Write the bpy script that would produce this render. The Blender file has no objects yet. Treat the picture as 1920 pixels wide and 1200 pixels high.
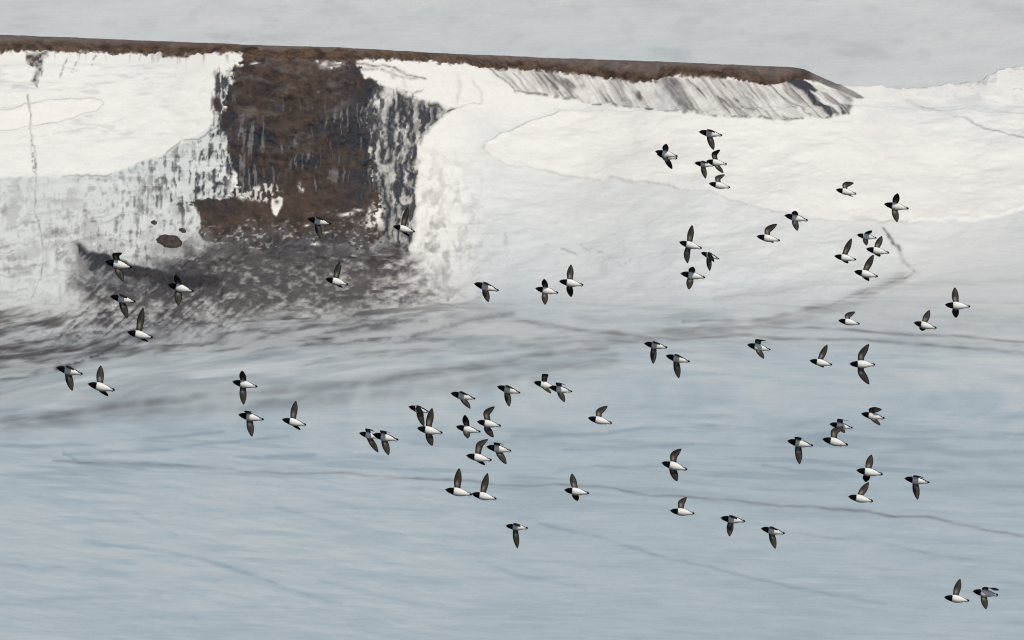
import bpy, math, random
import numpy as np
from mathutils import Matrix, Vector

# ------------------------------------------------------------------ camera, sky, sun, exposure
sc = bpy.context.scene
COL = sc.collection
HC, PITCH, FOCAL = 300.0, math.radians(8.0), 420.0      # viewpoint 300 m above the glacier, long lens
cam_d = bpy.data.cameras.new('camera'); cam = bpy.data.objects.new('camera', cam_d); COL.objects.link(cam)
cam.location = (0, 0, HC); cam.rotation_euler = (math.pi / 2 - PITCH, 0, 0)
cam_d.lens = FOCAL; cam_d.sensor_width = 36.0; cam_d.clip_start = 1.0; cam_d.clip_end = 80000.0
sc.camera = cam

SUN_EL, SUN_AZ = math.radians(50.0), math.radians(32.0)    # azimuth measured from straight behind the camera, minus = left
to_sun = Vector((math.sin(SUN_AZ) * math.cos(SUN_EL), -math.cos(SUN_AZ) * math.cos(SUN_EL), math.sin(SUN_EL)))
w = bpy.data.worlds.new('World'); sc.world = w; w.use_nodes = True
nt = w.node_tree; nt.nodes.clear()
sky = nt.nodes.new('ShaderNodeTexSky'); sky.sky_type = 'NISHITA'; sky.sun_disc = False
sky.sun_elevation = SUN_EL; sky.sun_rotation = math.atan2(to_sun.x, to_sun.y)
sky.air_density = 1.0; sky.dust_density = 0.6; sky.ozone_density = 1.0; sky.altitude = 300
bg = nt.nodes.new('ShaderNodeBackground'); bg.inputs['Strength'].default_value = 0.10
wo = nt.nodes.new('ShaderNodeOutputWorld')
nt.links.new(sky.outputs[0], bg.inputs[0]); nt.links.new(bg.outputs[0], wo.inputs[0])
sd = bpy.data.lights.new('sun', 'SUN'); sun = bpy.data.objects.new('sun', sd); COL.objects.link(sun)
sd.energy = 3.2; sd.angle = math.radians(0.53); sd.color = (1.0, 0.93, 0.79)
sun.rotation_euler = to_sun.to_track_quat('Z', 'Y').to_euler()
sc.view_settings.view_transform = 'Standard'; sc.view_settings.look = 'None'
sc.view_settings.exposure = -0.28; sc.view_settings.gamma = 1.0; sc.view_settings.use_curve_mapping = False
sc.cycles.filter_width = 1.15; sc.cycles.max_bounces = 6; sc.cycles.diffuse_bounces = 3

# ------------------------------------------------------------------ survey: sight lines from the viewpoint
K = (36.0 / FOCAL / 2) / 960.0          # tangent per survey unit
CP, SP = math.cos(PITCH), math.sin(PITCH)
CR, CU, CF = np.array([1., 0, 0]), np.array([0, SP, CP]), np.array([0, CP, -SP])
def ray(u, v):
    a = (u - 960) * K; b = (600 - v) * K
    return a, CP + b * SP, -SP + b * CP
def at_depth(u, v, Y):
    dx, dy, dz = ray(u, v); t = Y / dy
    return dx * t, Y, HC + dz * t

# ------------------------------------------------------------------ noise helpers
def vnoise(x, y, seed):
    r = np.random.RandomState(seed).rand(256, 256).astype(np.float32)
    fx = np.floor(x); fy = np.floor(y)
    tx = (x - fx).astype(np.float32); ty = (y - fy).astype(np.float32)
    ix = fx.astype(np.int32) & 255; iy = fy.astype(np.int32) & 255
    ix1 = (ix + 1) & 255; iy1 = (iy + 1) & 255
    tx = tx * tx * tx * (tx * (tx * 6 - 15) + 10); ty = ty * ty * ty * (ty * (ty * 6 - 15) + 10)
    a = r[ix, iy]; b = r[ix1, iy]; c = r[ix, iy1]; d = r[ix1, iy1]
    return (a + (b - a) * tx) * (1 - ty) + (c + (d - c) * tx) * ty
def fbm(x, y, octv=4, seed=0, gain=0.5):
    s = 0; a = 1.0; tot = 0
    for k in range(octv):
        s = s + a * vnoise(x + 17.3 * k, y + 9.1 * k, seed + k); tot += a
        x, y = x * 2.03, y * 2.03; a *= gain
    return s / tot                       # 0..1, mean .5
def ss(a, b, x):
    t = np.clip((x - a) / (b - a), 0, 1); return t * t * (3 - 2 * t)
def lin(pts, u):
    p = np.array(pts, float); return np.interp(u, p[:, 0], p[:, 1])
def seg_dist(U, V, pts):
    """distance to a polyline and the run along it"""
    best = np.full(U.shape, 1e9, np.float32)
    for (x0, y0), (x1, y1) in zip(pts[:-1], pts[1:]):
        dx, dy = x1 - x0, y1 - y0; l2 = dx * dx + dy * dy + 1e-9
        t = np.clip(((U - x0) * dx + (V - y0) * dy) / l2, 0, 1)
        best = np.minimum(best, (U - x0 - t * dx) ** 2 + (V - y0 - t * dy) ** 2)
    return np.sqrt(best)
def box_of(U, V, pts, m):
    p = np.array(pts); x0, y0 = p.min(0) - m; x1, y1 = p.max(0) + m
    return (U > x0) & (U < x1) & (V > y0) & (V < y1)
def poly(U, V, pts, soft=4.0):
    """soft polygon, 1 inside"""
    out = np.zeros(U.shape, np.float32); b = box_of(U, V, pts, soft * 2 + 2)
    u, v = U[b], V[b]; ins = np.zeros(u.shape, bool); n = len(pts)
    for i in range(n):
        x0, y0 = pts[i]; x1, y1 = pts[(i + 1) % n]
        if y0 == y1: continue
        c = ((y0 > v) != (y1 > v)) & (u < (x1 - x0) * (v - y0) / (y1 - y0) + x0); ins ^= c
    d = seg_dist(u, v, list(pts) + [pts[0]]); d = np.where(ins, d, -d)
    out[b] = ss(-soft, soft, d); return out
def stroke(U, V, pts, wd):
    out = np.zeros(U.shape, np.float32); b = box_of(U, V, pts, wd * 4)
    d = seg_dist(U[b], V[b], pts); out[b] = np.exp(-(d / wd) ** 2); return out
def spot(U, V, cx, cy, rx, ry):
    return np.exp(-(((U - cx) / rx) ** 2 + ((V - cy) / ry) ** 2))

# ------------------------------------------------------------------ outlines of the land
CREST = [(-3000, 40), (-150, 58), (0, 65), (200, 73), (470, 84), (640, 89), (860, 101), (1000, 107), (1280, 117), (1485, 126), (1508, 130),
         (1530, 140), (1570, 158), (1595, 162), (1650, 161), (1700, 168), (1745, 163), (1790, 157), (1842, 151), (1853, 141),
         (1870, 133), (1920, 123), (2000, 116), (2200, 110), (5000, 90)]
BAND = [(-3000, 98), (0, 98), (20, 95), (60, 93), (180, 98), (300, 98), (320, 104), (400, 99), (455, 100), (470, 112), (660, 114), (700, 111),
        (770, 113), (860, 120), (915, 125), (940, 129), (1030, 133), (1090, 141), (1160, 147), (1210, 154), (1240, 147),
        (1280, 141), (1340, 146), (1370, 143), (1430, 156), (1455, 160), (1490, 151), (1510, 148), (1530, 152)]
FOOT = [(-3000, 690), (-150, 650), (0, 640), (200, 620), (500, 602), (800, 590), (1000, 602), (1300, 622), (1500, 600), (1640, 560), (1715, 525),
        (1800, 505), (1920, 490), (2200, 480), (5000, 480)]
# steepness (tangent of the slope) along the rise, from the foot (0) to the crest (1)
TF = [0, .12, .3, .5, .7, .86, .94, 1.0]
TU = [-150, 300, 430, 570, 700, 800, 900, 1050, 1400, 1580, 1680, 2070]
TT = np.array([[.10, .35, .75, .85, .85, .80, .60, .30], [.10, .35, .65, .95, .85, .80, .60, .30],
               [.10, .35, .70, 1.2, 1.3, 1.1, .70, .30], [.10, .35, .70, 1.3, 1.4, 1.2, .75, .30],
               [.10, .35, .70, 1.2, 1.3, 1.0, .70, .30], [.10, .30, .55, .75, .85, .75, .60, .30],
               [.08, .22, .40, .50, .55, .60, .60, .30], [.07, .16, .26, .30, .36, .62, .62, .30],
               [.06, .13, .22, .26, .34, .62, .60, .28], [.06, .12, .20, .25, .33, .50, .50, .24],
               [.06, .12, .20, .25, .30, .32, .30, .20], [.06, .12, .20, .25, .30, .32, .30, .20]])

# ------------------------------------------------------------------ front land: one connected sheet of rows
NC, N1, N2 = 1100, 520, 490
ucol = np.concatenate([-np.geomspace(3000, 190, 10), np.linspace(-150, 2070, NC), 1920 + np.geomspace(190, 3000, 10)])
vfoot = lin(FOOT, ucol); k9 = np.ones(31) / 31
vfoot = np.convolve(np.pad(vfoot, 15, mode='edge'), k9, 'valid')
vsoft = np.convolve(np.pad(lin(CREST, ucol), 60, mode='edge'), np.hanning(123)[1:-1] / np.hanning(123)[1:-1].sum(), 'valid')
vcrest = lin(CREST, ucol) + (fbm(ucol / 23, ucol * 0 + 3.3, 4, 5) - .5) * 3.0 * ss(200, 0, np.abs(ucol - 800) - 700) * .5
vcrest = vcrest + (fbm(ucol / 14, ucol * 0, 4, 8) - .5) * 8 * ss(1600, 1660, ucol)
nearv = np.array([9000, 5000, 3200, 2400, 1900, 1600, 1450])
Urows, Vrows, Yrows = [], [], []
def plane_Y(u, v):
    _, dy, dz = ray(u, v); return HC * dy / (-dz)
for v in list(nearv) + [None] * N1:
    pass
s1 = np.linspace(0, 1, N1)[:, None]
V1 = 1340 * (1 - s1) + vfoot[None] * s1
V0 = np.repeat(nearv[:, None].astype(float), len(ucol), 1)
Vg = np.concatenate([V0, V1]); Ug = np.repeat(ucol[None], len(Vg), 0)
Yg = plane_Y(Ug, Vg)
s2 = np.linspace(0, 1, N2 + 1)[1:, None]
V2 = vfoot[None] * (1 - s2) + vsoft[None] * s2 + (vcrest - vsoft)[None] * (s2 ** 8 * ss(1640, 1560, ucol)[None] + s2 ** 40 * ss(1560, 1640, ucol)[None]); U2 = np.repeat(ucol[None], N2, 0)
# steepness field
fi = np.interp(s2[:, 0], TF, np.arange(len(TF))); f0 = np.minimum(fi.astype(int), len(TF) - 2); ft = fi - f0
ui = np.interp(ucol, TU, np.arange(len(TU))); u0 = np.minimum(ui.astype(int), len(TU) - 2); ut = ui - u0
ut = ut * ut * (3 - 2 * ut)
rowT = TT[:, f0] * (1 - ft) + TT[:, f0 + 1] * ft                # (TU, N2)
T2 = rowT[u0].T * (1 - ut) + rowT[u0 + 1].T * ut                # (N2, NC)
kh = np.hanning(163)[1:-1]; kh /= kh.sum()
T2 = np.stack([np.convolve(np.pad(r_, 80, mode='edge'), kh, 'valid') for r_ in T2])
dv = (vfoot - vsoft)[None] / N2
_, dy2, dz2 = ray(U2, V2)
dY = dv * K * Yg[-1][None] / (T2 + (-dz2 / dy2))
Y2 = Yg[-1][None] + np.cumsum(dY, 0)
V = np.concatenate([Vg, V2]); U = np.concatenate([Ug, U2]); Y = np.concatenate([Yg, Y2])
X, Yw, Z = at_depth(U, V, Y)
# far side of the ridge, out of sight
bx, by, bz = [], [], []
for k, (dyb, fz) in enumerate([(4, .985), (10, .93), (25, .75), (50, .4), (90, -.04)]):
    by.append(Yw[-1] + dyb); bx.append(X[-1] * (by[-1] / Yw[-1])); bz.append(Z[-1] * fz - (2 if fz < 0 else 0))
NR = len(V)
P = np.stack([np.concatenate([X, bx]), np.concatenate([Yw, by]), np.concatenate([Z, bz])], -1)
U = np.concatenate([U, np.repeat(ucol[None], 5, 0)]); V = np.concatenate([V, np.repeat(V[-1:], 5, 0)])
U = U.astype(np.float32); V = V.astype(np.float32)
RISE = np.zeros(U.shape, np.float32); RISE[len(Vg):NR] = s2; RISE[NR:] = 1

# ------------------------------------------------------------------ what covers the land: rock, silt, dark navy tone with some painted shade, blue ice
wu = (fbm(U / 22, V / 22, 4, 11) - .5); wv = (fbm(U / 22 + 50, V / 22, 4, 21) - .5)
fine = fbm(U / 5, V / 5, 3, 31); mid = fbm(U / 28, V / 22, 5, 41); big = fbm(U / 160, V / 90, 4, 51)
UW, VW = U + wu * 26, V + wv * 26                    # ragged outlines
US, VS = U + wu * 9, V + wv * 9                      # slightly ragged
drip = fbm(U / 4.5 + wu * 1.5, V / 55, 4, 61)        # run-off streaks down the slope
drip2 = fbm(U / 9 + wu * 2, V / 80, 4, 71)
L = np.interp(U, [-200, 0, 250, 500, 800, 1000, 1300, 1600, 2100], [45, 0, -48, -82, -108, -118, -122, -112, -85])
k1 = ss(500, 580, V) * (1 - ss(700, 840, V)); k2 = ss(740, 900, V)
PSI = V - k1 * L - k2 * U * .045 + (fbm(U / 300, V / 60, 3, 81) - .5) * 26
flow = fbm(U / 100, PSI / 9.0, 3, 91); flow2 = fbm(U / 260, PSI / 22.0, 3, 101); flow3 = fbm(U / 34, PSI / 7.0, 2, 111)

rock = np.zeros(U.shape, np.float32); dirt = np.zeros_like(rock); navy_dark = np.zeros_like(rock); ice = np.zeros_like(rock)
mx = np.maximum

# -- ice: the flat glacier and the lower slopes are blue-grey ice, upper slopes are snow
vf = np.interp(ucol, ucol, vfoot)[None].astype(np.float32)
right = ss(780, 980, U)
iceR = .9 * ss(400, 680, V + (big - .5) * 110 - .08 * (U - 1000))
iceL = ss(520, 660, V + (big - .5) * 60) * .8
ice = mx(iceL, .45 * ss(-2, 6, V - np.interp(U, [-160, 0, 200, 312, 420], [335, 333, 329, 288, 215])) * ss(450, 400, U)) * (1 - right) + iceR * right
LOBE = [(1300, 208), (1050, 212), (1000, 226), (940, 248), (910, 266), (905, 281), (920, 298), (945, 311), (1000, 317), (1060, 326), (1150, 336), (1250, 352),
        (1330, 366), (1400, 389), (1550, 411), (1700, 418), (1830, 417), (1900, 395), (2100, 360), (2200, 200), (1900, 215), (1600, 200)]
lobe = poly(US, VS, LOBE, 3)
outer = ss(820, 940, U) * ss(170, 260, V) * (1 - ss(560, 640, V))
ice = ice + outer * (1 - lobe) * .36 * (1 - .5 * ss(420, 600, V))
ice = ice * (1 - .75 * lobe) + .04 * lobe
dirt = mx(dirt, .30 * stroke(US, VS, LOBE[1:16], 1.8) * (.3 + mid))
lowflat = ss(760, 880, V)
grain = fbm((U + V * .3) / 60, (V - U * .18 + 5 * wv) / 6.0, 3, 401); grain2 = fbm((U + V * .2) / 60, (V - U * .12) / 6.0, 3, 411); teal = fbm(U / 170, (V - .04 * U) / 11, 3, 421)
ice = ice + lowflat * (.10 + (grain - .5) * .42 * ss(1300, 600, U) + (grain2 - .5) * .20 * ss(600, 1300, U) + ss(.54, .74, teal) * .36 * ss(1000, 830, V)) + ss(600, 700, V) * ss(.52, .72, teal) * .14 + .16 * ss(740, 790, V) * (1 - ss(880, 980, V)) * (.4 + .6 * ss(900, 1400, U)) + .07 * ss(1050, 1200, V)
ice = ice + ss(540, 640, V) * ((flow2 - .5) * (.40 - .2 * ss(800, 900, V)) + (flow - .5) * (.50 - .34 * ss(800, 900, V)) + (flow3 - .5) * (.22 - .1 * ss(800, 900, V)))
ice = ice + ss(620, 760, V) * ss(.52, .72, flow) * .10
# snow patches on the left plateau, edged by thin dirt lines
lens = [(-160, 214), (0, 208), (60, 193), (110, 186), (165, 182), (192, 186), (196, 194), (178, 207), (140, 220), (70, 236), (0, 243), (-160, 250)]
left_snow = poly(US, VS, lens, 6)
ice = ice + ss(420, 300, U) * ss(90, 120, V) * (1 - ss(330, 350, V)) * (.14 + .28 * (flow3 - .5)) * (1 - left_snow)
gl = stroke(US, VS, lens[1:-1], 1.3) * (.25 + .9 * mid)
dirt = mx(dirt, .46 * gl)
dirt = mx(dirt, .22 * stroke(US, VS, [(0, 262), (60, 258), (130, 250), (190, 236), (240, 222)], 1.6) * ss(.35, .7, mid))
dirt = mx(dirt, .18 * stroke(US, VS, [(70, 170), (150, 163), (260, 150), (330, 140)], 2) * ss(.35, .7, mid))
dirt = mx(dirt, .15 * ss(.62, .8, flow3) * ss(380, 260, U) * ss(110, 130, V) * (1 - ss(240, 280, V)) * (1 - left_snow))

# -- crest of scree
band = lin(BAND, ucol)[None].astype(np.float32)
cover = ss(3.5, -2.5, V + wv * 12 + (fine - .5) * 9 - band) * ss(1540, 1512, U)
rock = mx(rock, cover); dirt = mx(dirt, cover)
tip = poly(U + wu * 4, V + wv * 4, [(1486, 124), (1512, 126), (1536, 138), (1580, 159), (1620, 184), (1606, 186), (1570, 170), (1535, 154), (1512, 148), (1490, 152)], 2)
dirt = mx(dirt, tip * (.55 + .5 * mid)); navy_dark = mx(navy_dark, tip * .35 * ss(.45, .6, mid))
# tongues of scree under the band on the left
fun = poly(UW, VW, [(50, 96), (92, 96), (80, 120), (74, 150), (68, 165), (62, 150), (58, 120)], 5)
dirt = mx(dirt, fun * (.75 + .8 * (fine - .4))); rock = mx(rock, fun * ss(.5, .65, fine) * .7)
for a, b in (((125, 108), (112, 142)), ((148, 106), (138, 135)), ((180, 105), (172, 122)), ((24, 95), (20, 102)), ((80, 125), (72, 158))):
    dirt = mx(dirt, .7 * stroke(US, VS, [a, b], 1.8) * ss(.35, .6, fine))
dirt = mx(dirt, .5 * ss(.66, .78, drip) * ss(26, 0, V - band) * ss(0, 4, V - band) * ss(470, 440, U))

# -- flutes of dirt and snow on the steep flank under the right part of the ridge
FL = [(905, 124), (940, 128), (1030, 132), (1090, 139), (1160, 146), (1240, 146), (1340, 144), (1430, 155), (1500, 150), (1560, 168), (1600, 183),
      (1590, 216), (1552, 222), (1500, 226), (1450, 231), (1380, 222), (1310, 214), (1260, 209), (1200, 201), (1100, 191), (1060, 181), (1000, 178), (962, 172), (935, 150)]
fl = poly(US, VS, FL, 4)
skew = np.interp(U, [900, 1200, 1450, 1600], [.75, .65, .75, 1.0])
q = U - (V - 130) * skew
q = q + wu * 5; f1 = fbm(q / 14, V / 130, 3, 121); f2 = fbm(q / 40, V / 90, 3, 131); f3 = fbm(q / 4, V / 30, 3, 136); f4 = 1 - np.abs(2 * fbm(q / 30, V / 140, 2, 138) - 1)
flute = mx(ss(.46, .74, .5 * f1 + .3 * f2 + .2 * f3) * .75, ss(.86, .97, f4) * ss(.38, .55, f2 * .5 + mid * .5) * .9)
lowedge = stroke(US, VS, FL[11:23], 3.0)
dirt = mx(dirt, fl * np.clip(flute * .66 + .25 + .40 * (f3 - .5) + .35 * (mid - .5) + .15 * (fine - .5), 0, 1) * (1 - .45 * ss(1000, 900, U)))
dirt = mx(dirt, lowedge * ss(.42, .62, fbm(U / 16, V / 16, 3, 141)) * .8)
navy_dark = mx(navy_dark, lowedge * ss(.56, .72, fbm(U / 12, V / 12, 3, 143)) * .6)
for a, b, wd, g in (((918, 126), (962, 170), 2.4, .8), ((962, 170), (998, 177), 2.2, .8), ((1142, 150), (1178, 194), 2.0, .8), ((1030, 134), (1050, 160), 2, .5),
                    ((1200, 152), (1232, 196), 2, .4), ((1310, 160), (1340, 190), 2.5, .5), ((1400, 182), (1446, 230), 3.0, .75), ((1440, 158), (1520, 222), 2.4, .8), ((1382, 150), (1410, 186), 2.5, .6)):
    dirt = mx(dirt, g * stroke(US, VS, [a, b], wd) * (.55 + .6 * fine))
wedge = mx(poly(US, VS, [(1466, 152), (1500, 149), (1520, 160), (1534, 168), (1526, 175), (1515, 173), (1530, 190), (1552, 206), (1562, 214), (1554, 224), (1544, 214), (1524, 196), (1500, 172)], 2.5), poly(US, VS, [(1534, 168), (1545, 172), (1570, 192), (1592, 215), (1578, 218), (1566, 206), (1548, 188)], 2.5) * .9)
dirt = mx(dirt, wedge * (.5 + .5 * f1)); navy_dark = mx(navy_dark, wedge * ss(.38, .56, f1) * .9)  # navy shade of the ridge end, painted into the cover colours
wl = mx(stroke(US, VS, [(1528, 178), (1562, 208)], 2.2), stroke(US, VS, [(1552, 176), (1584, 204)], 2.0) * .4); dirt = dirt * (1 - .8 * wl); navy_dark = navy_dark * (1 - .9 * wl)
dirt = mx(dirt, .28 * poly(US, VS, [(1500, 152), (1545, 160), (1600, 184), (1575, 200), (1540, 178)], 3) * ss(.35, .6, f1))

# -- the dark cliff
CL = [(455, 92), (672, 92), (668, 122), (684, 138), (696, 160), (690, 186), (700, 222), (696, 262), (704, 312), (716, 352), (724, 400), (738, 440), (700, 452), (600, 458), (480, 460), (405, 458), (376, 440),
      (360, 404), (364, 386), (432, 366), (444, 350), (432, 305), (422, 262), (416, 240), (424, 205), (427, 165), (440, 126), (462, 112)]
wb = ss(95, 140, V) * 30; cliff = poly(UW + (fine - .5) * 14 + (fbm(U / 60, V / 70, 2, 231) - .5) * wb, VW + (fine - .5) * 10 + (fbm(U / 70, V / 60, 2, 236) - .5) * wb, CL, 3)
cliff = mx(cliff, poly(US, VS, [(404, 178), (411, 182), (416, 200), (411, 214), (403, 206), (399, 190)], 2.5))
cliff = cliff * (1 - poly(UW, VW, [(700, 385), (745, 380), (750, 440), (690, 430)], 8) * ss(.45, .6, fine))
lowfade = ss(482, 415, V + (mid - .5) * 90 + (fine - .5) * 60)
lump = fbm(U / 30 + wu * .8, V / 24 + wv * .8, 4, 201, .5); slump = fbm((U + V * .5) / 16, (V - U * .25) / 9, 4, 206)
cl = cliff * np.clip(lowfade, 0, 1)
upper = 1 - ss(270, 320, V + (mid - .5) * 60)
rock = mx(rock, cl * (1 - upper * .42 * ss(.52, .74, .5 * slump + .5 * lump) - .10)); dirt = mx(dirt, cliff * .95)
rock = rock * (1 - .50 * cover * ss(-8, -24, V - band) * (1 - cliff))  # scree painted paler towards the crest, as its sun-facing top
# darker navy patches along both sides and under the overhangs
for cx, cy, rx, ry, g in ((424, 200, 12, 60, 1), (440, 290, 22, 55, 1), (470, 330, 45, 22, 1), (670, 255, 40, 80, 1.3), (688, 330, 16, 45, 1), (575, 303, 26, 12, 1.1),
                          (470, 262, 36, 26, 1), (515, 268, 30, 14, .9), (620, 245, 32, 34, .9), (690, 190, 12, 45, .9), (432, 352, 30, 12, 1.1), (662, 134, 22, 7, .8), (540, 200, 60, 10, .5), (640, 330, 26, 12, .8), (590, 345, 9, 16, .8), (480, 160, 30, 8, .4)):
    navy_dark = mx(navy_dark, min(g, 1) * spot(U + wu * 34, V + wv * 30, cx, cy, rx, ry) ** .6 * ss(.37 - .05 * g, .50, .28 * drip2 + .18 * drip + .54 * mid) * cliff)
# paler streaks of frozen run-off between the dark patches
dirt = dirt * (1 - .55 * ss(.55, .66, drip) * navy_dark * (V > 170) * (V < 360)); rock = rock * (1 - .5 * ss(.54, .64, drip) * ss(.2, .8, navy_dark)); navy_dark = navy_dark * (1 - .40 * ss(.56, .66, drip) * cliff)
frg = poly(UW, VW, [(406, 122), (444, 118), (436, 200), (440, 350), (398, 352), (386, 270), (398, 225), (396, 180)], 5) * (1 - cliff)
frk = ss(.50, .58, .4 * mid + .35 * fbm(U / 8, V / 17, 4, 208) + .25 * drip)
navy_dark = mx(navy_dark, frg * frk * .95); dirt = mx(dirt, frg * ss(.44, .6, .5 * mid + .5 * fine) * .4)
# snow and ice clinging to the cliff
snow = np.zeros_like(rock)
snow = mx(snow, poly(US, VS, [(510, 368), (517, 372), (524, 368), (531, 374), (530, 386), (523, 396), (518, 407), (512, 392), (509, 378)], 2.0) * (1 - .8 * spot(U, V, 519, 378, 4, 5)))
for cx, cy, rx, ry in ((562, 350, 3, 8), (566, 357, 3, 5), (607, 122, 9, 7), (594, 117, 4, 4), (636, 121, 16, 3), (625, 126, 10, 3), (478, 119, 7, 2), (486, 353, 5, 8), (455, 369, 9, 4), (470, 360, 4, 7), (410, 371, 10, 3), (597, 170, 2, 2), (650, 405, 14, 4), (690, 402, 5, 9), (708, 410, 5, 9), (668, 398, 9, 3), (610, 440, 8, 3), (590, 460, 9, 4), (574, 425, 6, 3)):
    snow = mx(snow, spot(US, VS, cx, cy, rx, ry) * ss(.22, .46, fine))
icic = ss(.48, .60, fbm(U / 5, V / 14, 4, 216)); snow = mx(snow, poly(UW, VW, [(428, 348), (505, 342), (530, 360), (505, 372), (428, 368)], 5) * icic * .85)
snow = mx(snow, ss(.60, .74, fbm(U / 7, V / 5, 3, 218)) * cliff * ss(395, 440, V + 50 * (mid - .5)) * .5)

# -- run-off stains right of the cliff
RR = [(676, 150), (716, 168), (760, 184), (800, 202), (838, 209), (806, 236), (786, 262), (778, 310), (777, 420), (768, 480), (735, 470), (712, 390), (690, 310), (680, 240)]
rr = poly(UW * .7 + US * .3, VW * .7 + VS * .3, RR, 8)
brk = fbm(U / 7, V / 15, 4, 156)
st = ss(.455, .60, .30 * drip2 + .25 * drip + .45 * brk)
navy_dark = mx(navy_dark, rr * st * .95)
navy_dark = mx(navy_dark, rr * ss(728, 704, U + (mid - .5) * 50) * ss(.36, .54, brk) * .9); dirt = mx(dirt, rr * np.clip(.46 + 1.1 * (mid - .42) + .5 * (fine - .5), 0, .8))
for x0, y0, x1, y1, wd in ((731, 205, 734, 262, 8), (757, 202, 759, 236, 7), (736, 262, 733, 300, 5), (703, 200, 705, 240, 4), (776, 320, 773, 420, 3), (745, 320, 748, 420, 4), (722, 330, 728, 430, 6), (765, 275, 762, 330, 3), (752, 250, 750, 300, 3)):
    navy_dark = mx(navy_dark, stroke(U + wu * 20, V + wv * 10, [(x0, y0), (x1, y1)], wd * 1.15) * ss(.22, .42, brk))
tri = poly(UW * .5 + US * .5, VW * .5 + VS * .5, [(686, 142), (700, 158), (726, 166), (770, 178), (800, 196), (848, 203), (836, 212), (790, 212), (740, 204), (706, 200)], 5)
dirt = mx(dirt, tri * np.clip(.45 + 1.4 * (mid - .5) + .8 * (fine - .5), 0, 1)); navy_dark = mx(navy_dark, tri * ss(.50, .60, .5 * mid + .5 * brk) * .8)
navy_dark = mx(navy_dark, .9 * stroke(US, VS, [(696, 146), (702, 158), (698, 176)], 3.5) * ss(.35, .5, fine))
for pts, wd, g in (([(774, 300), (777, 276), (788, 250), (803, 236), (822, 222), (836, 211), (850, 207)], 2.6, .95), ([(850, 207), (872, 198), (900, 192)], 1.4, .35),
                   ([(668, 118), (690, 121), (712, 121), (740, 126), (765, 138), (796, 147)], 2.6, .75), ([(716, 129), (745, 140), (782, 146)], 3.0, .5), ([(790, 170), (776, 178)], 2, .6),
                   ([(672, 126), (692, 128), (708, 126)], 2.5, .6), ([(858, 142), (862, 170), (856, 195)], 4, .2), ([(738, 130), (740, 145)], 4, .35), ([(758, 140), (760, 165)], 3, .3), ([(885, 150), (898, 172), (902, 190)], 3, .18)):
    dirt = mx(dirt, g * stroke(US, VS, pts, wd) * (.3 + 1.1 * fine))
fleck0 = fbm(U / 8, V / 10, 3, 152)
# speckled stains further right on the ice slope
sp = ss(760, 800, U) * ss(960, 800, U + (mid - .5) * 120) * ss(215, 300, V) * (1 - ss(560, 620, V))
dirt = mx(dirt, sp * (ss(.48, .72, fbm(U / 15 + wu, V / 22 + wv, 4, 151)) * .42 + .16 * ss(.5, .7, fleck0)) * ss(200, 460, V + 80 * (mid - .5)))
dirt = mx(dirt, .35 * stroke(US, VS, [(1000, 452), (1030, 461), (1080, 472)], 2.5) * ss(.3, .6, mid))
for pts, wd, g in (([(238, 528), (200, 575), (158, 622)], 4, .7), ([(326, 590), (280, 612), (230, 640), (180, 668), (110, 692)], 4.5, .8), ([(300, 540), (262, 585), (240, 610)], 4, .6), ([(415, 540), (380, 575), (350, 600)], 5, .5), ([(520, 530), (490, 565)], 5, .5), ([(360, 560), (330, 580)], 4, .5),
                   ([(580, 555), (700, 560), (800, 570)], 3, .5), ([(640, 620), (720, 605), (800, 600)], 4, .4), ([(180, 588), (210, 586)], 3, .8), ([(660, 640), (760, 632), (880, 600), (960, 590)], 5, .35)):
    navy_dark = mx(navy_dark, g * stroke(US, VS, pts, wd) * ss(.25, .6, .5 * mid + .5 * fine))
for pts in ([(860, 420), (875, 470), (900, 500)], [(945, 440), (955, 490)], [(720, 440), (735, 500)], [(1090, 460), (1130, 480), (1180, 500)]):
    dirt = mx(dirt, .25 * stroke(UW, VW, pts, 5) * ss(.45, .62, fine))

# -- dirty ice under the left snowfield
EDGE = [(-160, 335), (0, 333), (60, 331), (130, 331), (200, 329), (232, 318), (260, 309), (300, 296), (312, 288), (340, 264), (372, 260), (402, 240), (420, 215)]
vedge = lin(EDGE, U[0])[None].astype(np.float32)
below = ss(-2, 6, V + wv * 10 - vedge) * ss(450, 420, U + wu * 14) * (1 - ss(560, 640, V))
dirt = mx(dirt, .62 * stroke(US, VS, EDGE, 2.0) * ss(.38, .58, mid) * ss(40, 180, U))
fleck = fbm(U / 7, V / 11, 4, 66); bands = fbm(U / 50 + wu, (V + U * .12) / 8 + wv * 2, 3, 68)
dirt = mx(dirt, below * np.clip(.10 + .62 * ss(.50, .70, .62 * fleck + .38 * drip) * (.30 + .70 * ss(60, 330, U)) + .22 * ss(.52, .70, mid) + .22 * ss(.54, .70, bands) * ss(360, 420, V), 0, .85))
dark_d = ss(.50, .60, .25 * drip2 + .30 * drip + .2 * mid + .25 * fleck) * ss(210, 400, U + (V - 330) * .5) * (1 - ss(385, 430, V)) * below
navy_dark = mx(navy_dark, dark_d * .9)
hz = ss(.54, .70, fbm(U / 60, V / 6, 4, 161)) * below * ss(380, 340, V)
dirt = dirt * (1 - .6 * hz)
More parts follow.
